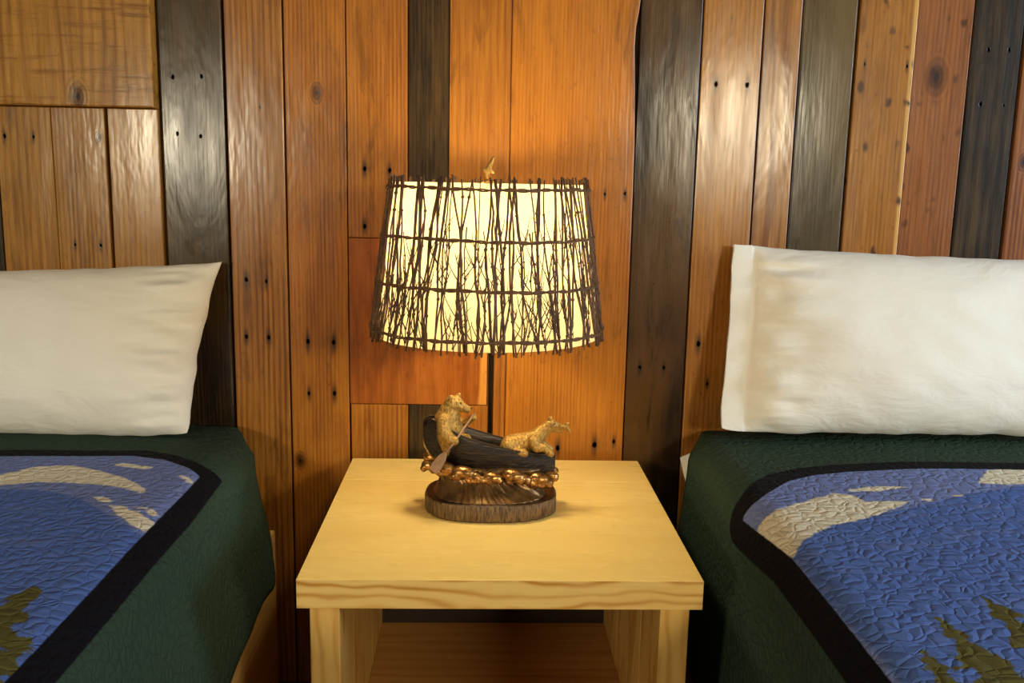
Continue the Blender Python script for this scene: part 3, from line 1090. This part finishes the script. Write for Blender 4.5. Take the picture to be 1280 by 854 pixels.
# resample stations smoothly
xs_ = [canoe_station(s) for s in ST]
tt = np.linspace(0, len(xs_) - 1, 57)
arr = np.array(xs_)
sm = np.stack([np.interp(tt, np.arange(len(xs_)), arr[:, c]) for c in range(4)], -1)
for _ in range(2):
    sm[1:-1] = (sm[:-2] + 2 * sm[1:-1] + sm[2:]) / 4
outer, inner = [], []
for i, (cx_, hb, rz_, kz_) in enumerate(sm):
    ro, ri = [], []
    for k in range(ns2):
        a = -math.pi / 2 + math.pi * k / (ns2 - 1)          # from near rim (-Y) under the keel to far rim
        yy = hb * math.sin(a)
        dz = math.cos(a)
        y_o = math.copysign(abs(math.sin(a)) ** 0.8, a) * hb
        z_o = rz_ - (rz_ - kz_) * dz ** 0.75
        # bark-like ribs running along the hull
        rib = 0.0007 * math.sin(k * 2.6 + i * 0.06) * (1 if 0 < k < ns2 - 1 else 0)
        ro.append(b.verts.new((cx_, y_o * (1 + rib * 30), z_o - rib)))
        ri.append(b.verts.new((cx_, y_o * 0.86, rz_ - (rz_ - kz_ - 0.006) * dz ** 0.75 * 0.86)))
    outer.append(ro)
    inner.append(ri)
for i in range(len(sm) - 1):
    for k in range(ns2 - 1):
        b.faces.new((outer[i][k], outer[i][k + 1], outer[i + 1][k + 1], outer[i + 1][k]))
        b.faces.new((inner[i][k], inner[i + 1][k], inner[i + 1][k + 1], inner[i][k + 1]))
    for k in (0, ns2 - 1):
        b.faces.new((outer[i][k], outer[i + 1][k], inner[i + 1][k], inner[i][k]))
for i in (0, len(sm) - 1):
    for k in range(ns2 - 1):
        b.faces.new((outer[i][k], outer[i][k + 1], inner[i][k + 1], inner[i][k]))
bmesh.ops.recalc_face_normals(b, faces=b.faces[:])
m_canoe = NT('canoe_bark')
tcc = m_canoe.n('ShaderNodeTexCoord').outputs['Object']
vc = m_canoe.n('ShaderNodeMapping', {'Vector': tcc, 'Scale': (0.10, 0.8, 1), 'Rotation': (0, -0.24, 0)}).outputs[0]
nc = m_canoe.noise(vc, 330, 4, 0.65, 0.3)
m_canoe.put(m_canoe.b.inputs['Base Color'], m_canoe.mix(m_canoe.ramp(nc, 0.42, 0.72), srgb(24, 13, 5), srgb(70, 48, 22)))
m_canoe.b.inputs['Roughness'].default_value = 0.38
m_canoe.b.inputs['Metallic'].default_value = 0.15
m_canoe.put(m_canoe.b.inputs['Normal'], m_canoe.bump(nc, 1.0, 0.003))
canoe = obj('canoe', b, m_canoe.m, lampo, smooth=True)
canoe['label'] = 'dark ribbed canoe hull'
# gunwale rims and thwart
for sd in (0, ns2 - 1):
    pts = []
    for i in range(1, len(sm) - 1, 2):
        cx_, hb, rz_, kz_ = sm[i]
        pts.append((cx_, (-1 if sd == 0 else 1) * hb * 0.95, rz_ + 0.0008))
    b = bmesh.new()
    tube(b, pts, 0.0015, 6)
    obj('gunwale', b, m_dark, canoe, smooth=True)
b = bmesh.new()
tube(b, [Lc(at(529.5, 545, LY)), Lc(at(531, 557, LY - 0.003)), Lc(at(536, 566, LY - 0.004)), Lc(at(545, 574, LY - 0.003)), Lc(at(556, 579, LY))], [0.0014, 0.0022, 0.0026, 0.0022, 0.001], 8)
o = obj('stem_band', b, m_gold, canoe, smooth=True)

# --- paddling bear: sits upright in the stern looking right
b = bmesh.new()
Yb = LY - 0.004
P = lambda px, py, dy=0.0: pat(px, py, Yb + dy)
limb(b, [P(565, 556), P(562, 543), P(559, 528), P(562, 515), P(566, 507)], [0.025, 0.0262, 0.0232, 0.0180, 0.0140])   # hips, belly, back, neck
ball(b, P(553, 536), (0.012, 0.020, 0.022))                                     # rounded back
ball(b, P(549, 520), (0.006, 0.013, 0.016), rY(25))
ball(b, P(567.5, 505), (0.0172, 0.0160, 0.0145), rY(15))                        # skull
ball(b, P(566, 510), (0.0135, 0.0150, 0.0115))                                     # cheeks
limb(b, [P(574, 507, -0.002), P(580, 510, -0.003), P(584.5, 512, -0.003)], [0.0100, 0.0076, 0.0060])    # muzzle
ball(b, P(587, 510.8, -0.003), 0.0030)                                                # nose
ball(b, P(572, 502.5), (0.006, 0.0105, 0.004), rY(25))                          # brow
for dy, ex, ey in ((-0.0085, 563.5, 497.5), (0.0085, 573.5, 494.5)):            # ears
    ball(b, P(ex, ey, dy * 1.1), (0.0044, 0.0032, 0.0054))
    ball(b, P(ex, ey + 2.5, dy * 0.9), (0.0034, 0.0034, 0.0034))
limb(b, [P(555, 527, -0.017), P(555, 540, -0.026), P(562, 549, -0.031), P(568, 551.5, -0.034)], [0.0130, 0.0118, 0.0098, 0.0078])   # near arm down to paddle
limb(b, [P(567, 526, 0.014), P(578, 530, 0.014), P(586, 526, 0.003), P(591.5, 521.5, -0.006)], [0.0115, 0.0082, 0.0062, 0.0056])      # far arm forward
for q in range(4):                                                              # fingers closed on the shaft
    ball(b, P(565.5 + q * 1.6, 553.5 - q * 1.4, -0.0385), (0.0021, 0.0021, 0.0024))
    ball(b, P(592.5 + q * 0.7, 518.8 + q * 1.4, -0.0085), (0.0021, 0.0024, 0.0016))
limb(b, [P(568, 553, -0.012), P(580, 549, -0.013), P(584, 556, -0.013)], [0.0125, 0.0098, 0.0075])   # thigh and knee
limb(b, [P(568, 553, 0.012), P(582, 549, 0.013), P(586, 556, 0.013)], [0.0125, 0.0098, 0.0075])
bear1 = fused('paddling_bear', b, 0.0011, m_gold, lampo, 2)
bear1['label'] = 'golden bear sitting upright with a paddle'
for dy in (-0.0095, 0.0095):
    b = bmesh.new()
    ball(b, P(576, 504, dy * 1.15), 0.0015)
    obj('eye', b, m_pole, bear1, smooth=True)
b = bmesh.new()
ball(b, P(589, 510.6, -0.003), (0.0018, 0.0024, 0.0018))
obj('nose', b, m_pole, bear1, smooth=True)

# --- paddle
pd0, pd1, pd2, pd3 = P(593, 517, -0.009), P(566, 556, -0.041), P(557, 566, -0.052), P(541, 590, -0.060)
b = bmesh.new()
tube(b, [pd0, pd1, pd2], [0.0018, 0.0019, 0.0019], 8)
obj('paddle', b, m_paddle, lampo, smooth=True)
b = bmesh.new()
ax = (pd3 - pd2).normalized()
wv_ = ax.cross(Vector((0, -1, 0.25))).normalized()
nn = ax.cross(wv_).normalized()
LB = (pd3 - pd2).length
secs = []
for f, hw in ((-0.02, 0.0020), (0.12, 0.0048), (0.3, 0.0072), (0.6, 0.0082), (0.85, 0.0082), (0.96, 0.0070), (1.0, 0.0045)):
    c = pd2 + ax * LB * f
    secs.append([b.verts.new(c + wv_ * hw), b.verts.new(c + nn * 0.0014), b.verts.new(c - wv_ * hw), b.verts.new(c - nn * 0.0014)])
for A, B in zip(secs, secs[1:]):
    for k in range(4):
        b.faces.new((A[k], A[(k + 1) % 4], B[(k + 1) % 4], B[k]))
b.faces.new(secs[0][::-1])
b.faces.new(secs[-1])
bmesh.ops.recalc_face_normals(b, faces=b.faces[:])
obj('paddle_blade', b, m_paddle, lampo)

# --- bear in the bow: lies forward over the rim, fish in its mouth
b = bmesh.new()
Yc = LY - 0.003
P = lambda px, py, dy=0.0: pat(px, py, Yc + dy)
limb(b, [P(639, 557), P(650, 555), P(662, 552), P(671, 547), P(678, 540), P(684, 534)], [0.0185, 0.0190, 0.0170, 0.0150, 0.0118, 0.0095])   # rump to neck
ball(b, P(637, 560, -0.012), (0.0165, 0.011, 0.017))           # near haunch
ball(b, P(637, 560, 0.012), (0.0165, 0.011, 0.017))
limb(b, [P(645, 565, -0.020), P(656, 567, -0.022)], [0.0085, 0.0065])
limb(b, [P(630, 560), P(625, 566)], [0.008, 0.005])            # tail end
ball(b, P(689, 531), (0.0118, 0.0112, 0.0095), rY(8))          # skull
ball(b, P(686, 535), (0.009, 0.0112, 0.009))
limb(b, [P(694, 532), P(700, 534), P(704, 534.5)], [0.0075, 0.0058, 0.0046])   # muzzle
limb(b, [P(693, 537), P(702, 539)], [0.0055, 0.0036])          # lower jaw
for dy in (-0.0082, 0.0075):                                   # ears
    ball(b, P(686.5 + (2 if dy > 0 else 0), 523.5, dy), (0.0027, 0.0024, 0.0046), rY(8))
limb(b, [P(668, 552, -0.014), P(671, 560, -0.021), P(680, 560, -0.024), P(687, 566, -0.026), P(689, 568, -0.026)], [0.0115, 0.0085, 0.0066, 0.0060, 0.0050])   # near foreleg over the rim
limb(b, [P(672, 550, 0.012), P(680, 557, 0.016), P(688, 561, 0.016)], [0.0105, 0.0078, 0.0058])
for q in range(4):
    ball(b, P(686 + q * 1.6, 569.5 - q * 0.5, -0.0285 + q * 0.001), (0.0019, 0.0021, 0.0024))
bear2 = fused('fishing_bear', b, 0.0011, m_gold, lampo, 2)
bear2['label'] = 'golden bear lying over the bow with a fish'
for dy in (-0.0088, 0.0088):
    b = bmesh.new()
    ball(b, P(693.5, 530, dy), 0.0012)
    obj('eye', b, m_pole, bear2, smooth=True)
b = bmesh.new()
ball(b, P(705.5, 533.2), (0.0014, 0.002, 0.0014))
obj('nose', b, m_pole, bear2, smooth=True)
b = bmesh.new()
ball(b, P(704, 533.5, -0.005), (0.0075, 0.0032, 0.0034), rY(8))
ball(b, P(708, 534, -0.005), (0.0035, 0.0020, 0.0040), rY(40))
limb(b, [P(707, 530, -0.005), P(711, 529, -0.005)], [0.0022, 0.0015])
limb(b, [P(708, 533, -0.005), P(711, 538, -0.005), P(712.5, 541, -0.005)], [0.0032, 0.0028, 0.0012])
fused('fish', b, 0.0008, m_gold, lampo, 1)

# --- pole, harp and socket
SY = -0.250                                   # axis of the shade
SC = Lc(Vector((at(609.5, 330, SY).x, SY, 0)))
px_ = SC.x
zb_t = 1.128 - NZ                             # top of the shade (local z)
zb_b = 0.885 - NZ
PX = Lc(at(613.5, 480, SY)).x
b = bmesh.new()
tube(b, [(PX, SC.y, HB - 0.002), (PX, SC.y, 0.30), (px_ + 0.002, SC.y, 0.345)], [0.0050, 0.0046, 0.0046], 12)
lathe(b, [(0.011, HB - 0.001), (0.0105, HB + 0.006), (0.006, HB + 0.010)], (PX, SC.y, 0), 16)
lathe(b, [(0.0065, 0.262), (0.0085, 0.272), (0.0065, 0.285)], (PX, SC.y, 0), 16)
obj('pole', b, m_pole, lampo, smooth=True)
m_brass = plain('brass', srgb(190, 150, 80), 0.35, 0.9)
b = bmesh.new()
lathe(b, [(0.010, 0.34), (0.016, 0.345), (0.017, 0.385), (0.013, 0.392)], (px_, SC.y, 0), 20)
obj('socket', b, m_brass, lampo, smooth=True)
b = bmesh.new()
hp = []
for a in np.linspace(-0.25, math.pi + 0.25, 25):
    hp.append((px_ + 0.052 * math.cos(a) * (1 if 0 <= a <= math.pi else 1), SC.y, 0.425 + 0.105 * math.sin(a)))
tube(b, [(px_ + 0.014, SC.y, 0.35)] + hp + [(px_ - 0.014, SC.y, 0.35)], 0.0014, 6)
for a in range(3):
    th = a * 2.094 + 0.5
    tube(b, [(px_, SC.y, zb_t - 0.004), (px_ + 0.152 * math.cos(th), SC.y + 0.152 * math.sin(th), zb_t - 0.006)], 0.0013, 6)
obj('harp', b, m_brass, lampo, smooth=True)

# bulb and its light
k = NT('bulb_glass')
k.b.inputs['Base Color'].default_value = (1, 0.95, 0.85, 1)
k.b.inputs['Emission Color'].default_value = (1.0, 0.74, 0.40, 1)
k.b.inputs['Emission Strength'].default_value = 6
b = bmesh.new()
lathe(b, [(0.012, 0.392), (0.015, 0.408), (0.028, 0.435), (0.030, 0.450), (0.026, 0.465), (0.014, 0.478), (0.003, 0.482)], (px_, SC.y, 0), 24)
bulb = obj('bulb', b, k.m, lampo, smooth=True)
bl_ = lamp('bulb_light', 'POINT', (0, 0, 0), BULB_POWER, (1.0, 0.82, 0.50), 0.034)
bl_.parent = lampo
bl_.location = (px_, SC.y, 0.448)
bulb.visible_shadow = True

# --- translucent paper liner
R_T, R_B = 0.1520, 0.1830
RZ = lambda z: R_B + (R_T - R_B) * (z - zb_b) / (zb_t - zb_b)
k = NT('shade_liner_paper')
for nme in ('Principled BSDF',):
    k.t.nodes.remove(k.t.nodes[nme])
tcl = k.n('ShaderNodeTexCoord').outputs['Object']
pc = k.mix(k.noise(tcl, 40, 3), (0.92, 0.82, 0.58, 1), (0.88, 0.74, 0.46, 1))
pt = k.mix(k.noise(tcl, 40, 3), (0.95, 0.80, 0.49, 1), (0.92, 0.74, 0.40, 1))
tr_ = k.n('ShaderNodeBsdfTranslucent', {'Color': pt}).outputs[0]
df_ = k.n('ShaderNodeBsdfDiffuse', {'Color': pc}).outputs[0]
mx = k.n('ShaderNodeMixShader', {0: 0.78, 1: df_, 2: tr_}).outputs[0]
k.t.links.new(mx, k.out.inputs[0])
b = bmesh.new()
n = 96
ra = []
for z in np.linspace(zb_b, zb_t - 0.002, 8):
    ra.append([b.verts.new((SC.x + RZ(z) * math.cos(2 * math.pi * q / n), SC.y + RZ(z) * math.sin(2 * math.pi * q / n), z)) for q in range(n)])
for A, B in zip(ra, ra[1:]):
    for q in range(n):
        b.faces.new((A[q], A[(q + 1) % n], B[(q + 1) % n], B[q]))
liner = obj('shade_liner', b, k.m, lampo, smooth=True)
liner['label'] = 'glowing cream paper liner of the shade'

# --- twig cage: every upright twig is a piece of its own, side shoots grow on it
m_twig = plain('twig_bark', srgb(112, 78, 46), 0.6, 0, 0.7, srgb(62, 40, 22), 120, 0.5, 0.001)
m_twig2 = plain('twig_bark_dark', srgb(96, 66, 42), 0.6, 0, 0.7, srgb(52, 33, 20), 120, 0.5, 0.001)
rnd = random.Random(21)


def sp(th, z, off):
    r = RZ(z) + off
    return Vector((SC.x + r * math.cos(th), SC.y + r * math.sin(th), z))


HZ = [zb_b + 0.014, 0.972 - NZ, 1.044 - NZ, zb_t - 0.010]      # the four hoops
NTW = 210
for i in range(NTW):
    th0 = 2 * math.pi * ((i // 2) * 2 + (i % 2) * rnd.uniform(0.3, 1.0) + rnd.uniform(-0.6, 0.6)) / NTW
    kind = rnd.random()
    z0, z1 = zb_b - rnd.uniform(0.000, 0.007), zb_t + rnd.uniform(0.002, 0.010)
    if kind > 0.66:
        z1 = HZ[rnd.choice((1, 2, 2))] + rnd.uniform(0.0, 0.03)      # a shorter one that ends half way
    drift = rnd.gauss(0, 0.095)
    bow_ = rnd.gauss(0, 0.048)
    kx = rnd.uniform(0.25, 0.75)
    kk = rnd.gauss(0, 0.028)
    rb = rnd.uniform(0.0012, 0.0025) * (0.6 if kind > 0.66 else 1)
    flip = rnd.random() < 0.5
    off = rnd.uniform(0.003, 0.0075)
    pts, rad = [], []
    m = 11
    for j in range(m):
        f = j / (m - 1)
        z = z0 + (z1 - z0) * f
        th = th0 + drift * (f - 0.5) + bow_ * math.sin(math.pi * f) + kk * max(0, 1 - abs(f - kx) / 0.28) + rnd.gauss(0, 0.0045)
        pts.append(sp(th, z, off + rnd.uniform(-0.0006, 0.0006)))
        g = f if not flip else 1 - f
        rad.append(rb * (1.1 - 0.5 * g))
    b = bmesh.new()
    tube(b, pts, rad, 6)
    # side shoots, each forking off a knot
    for q in range(rnd.choice((2, 2, 3, 3, 4))):
        f = rnd.uniform(0.04, 0.75) ** 1.15
        j = min(m - 2, int(f * (m - 1)))
        p = pts[j]
        th = math.atan2(p.y - SC.y, p.x - SC.x)
        z = p.z
        sgn = rnd.choice((-1, 1))
        ln = rnd.uniform(0.018, 0.065)
        ang = sgn * rnd.uniform(0.18, 0.75)
        sh, sr = [], []
        for e in range(5):
            g = e / 4
            zz = min(z + ln * g * math.cos(ang), zb_t)
            tt_ = th + ln * g * math.sin(ang) * (1 - 0.35 * g) / RZ(z) + rnd.gauss(0, 0.004) * g
            sh.append(sp(tt_, zz, off + 0.001 * g))
            sr.append(max(0.0004, 0.00095 * (1 - 0.55 * g)))
        tube(b, sh, sr, 5)
        if rnd.random() < 0.6:
            e = sh[2]
            th2 = math.atan2(e.y - SC.y, e.x - SC.x)
            l2 = ln * 0.4
            a2 = -sgn * rnd.uniform(0.2, 0.8)
            tube(b, [sp(th2 + l2 * g * math.sin(a2) / RZ(z), min(e.z + l2 * g * math.cos(a2), zb_t), off + 0.001) for g in (0, 0.5, 1)], [0.0007, 0.0006, 0.0004], 4)
        ball(b, p, (0.0022, 0.0022, 0.0026), sub=1)
    for q in range(2):
        ball(b, pts[rnd.randrange(1, m - 1)], rb * 1.45, sub=1)
    obj('twig', b, m_twig if rnd.random() < 0.5 else m_twig2, lampo, smooth=True)
# hoops: two thin withies wound round each other
for hi_, hz in enumerate(HZ):
    b = bmesh.new()
    for strand in (0, 1):
        pts, rad = [], []
        m = 150
        for j in range(m):
            th = 2 * math.pi * j / m
            ph = th * 26 + strand * math.pi
            zz = hz + 0.0016 * math.sin(ph) + 0.0012 * math.sin(3 * th + hi_) + 0.0006 * math.sin(17 * th)
            pts.append(sp(th, zz, 0.0075 + 0.0016 * math.cos(ph)))
            rad.append(0.00165 + 0.0003 * math.sin(9 * th + strand))
        tube(b, pts, rad, 6, closed=True)
    obj('hoop', b, m_twig, lampo, smooth=True)

# --- finial: small golden leaping fish above the shade
b = bmesh.new()
F = lambda px, py, dy=0.0: pat(px, py, SY + dy)
limb(b, [F(608.5, 223), F(609.5, 216), F(612, 208), F(615.5, 200), F(617.2, 196)], [0.0024, 0.0042, 0.0046, 0.0032, 0.0014])
limb(b, [F(611, 206), F(609, 208)], [0.0026, 0.0012])
ball(b, F(606.3, 212.5, -0.001), (0.0030, 0.0016, 0.0048), rY(-15))
ball(b, F(615.2, 214.5, 0.001), (0.0030, 0.0016, 0.0036), rY(-35))
fused('finial', b, 0.0008, m_gold, lampo, 1)
b = bmesh.new()
lathe(b, [(0.0045, zb_t - 0.004), (0.0045, zb_t + 0.002), (0.0025, zb_t + 0.005)], (F(608.5, 223).x, SC.y, 0), 12)
obj('finial_screw', b, m_brass, lampo, smooth=True)
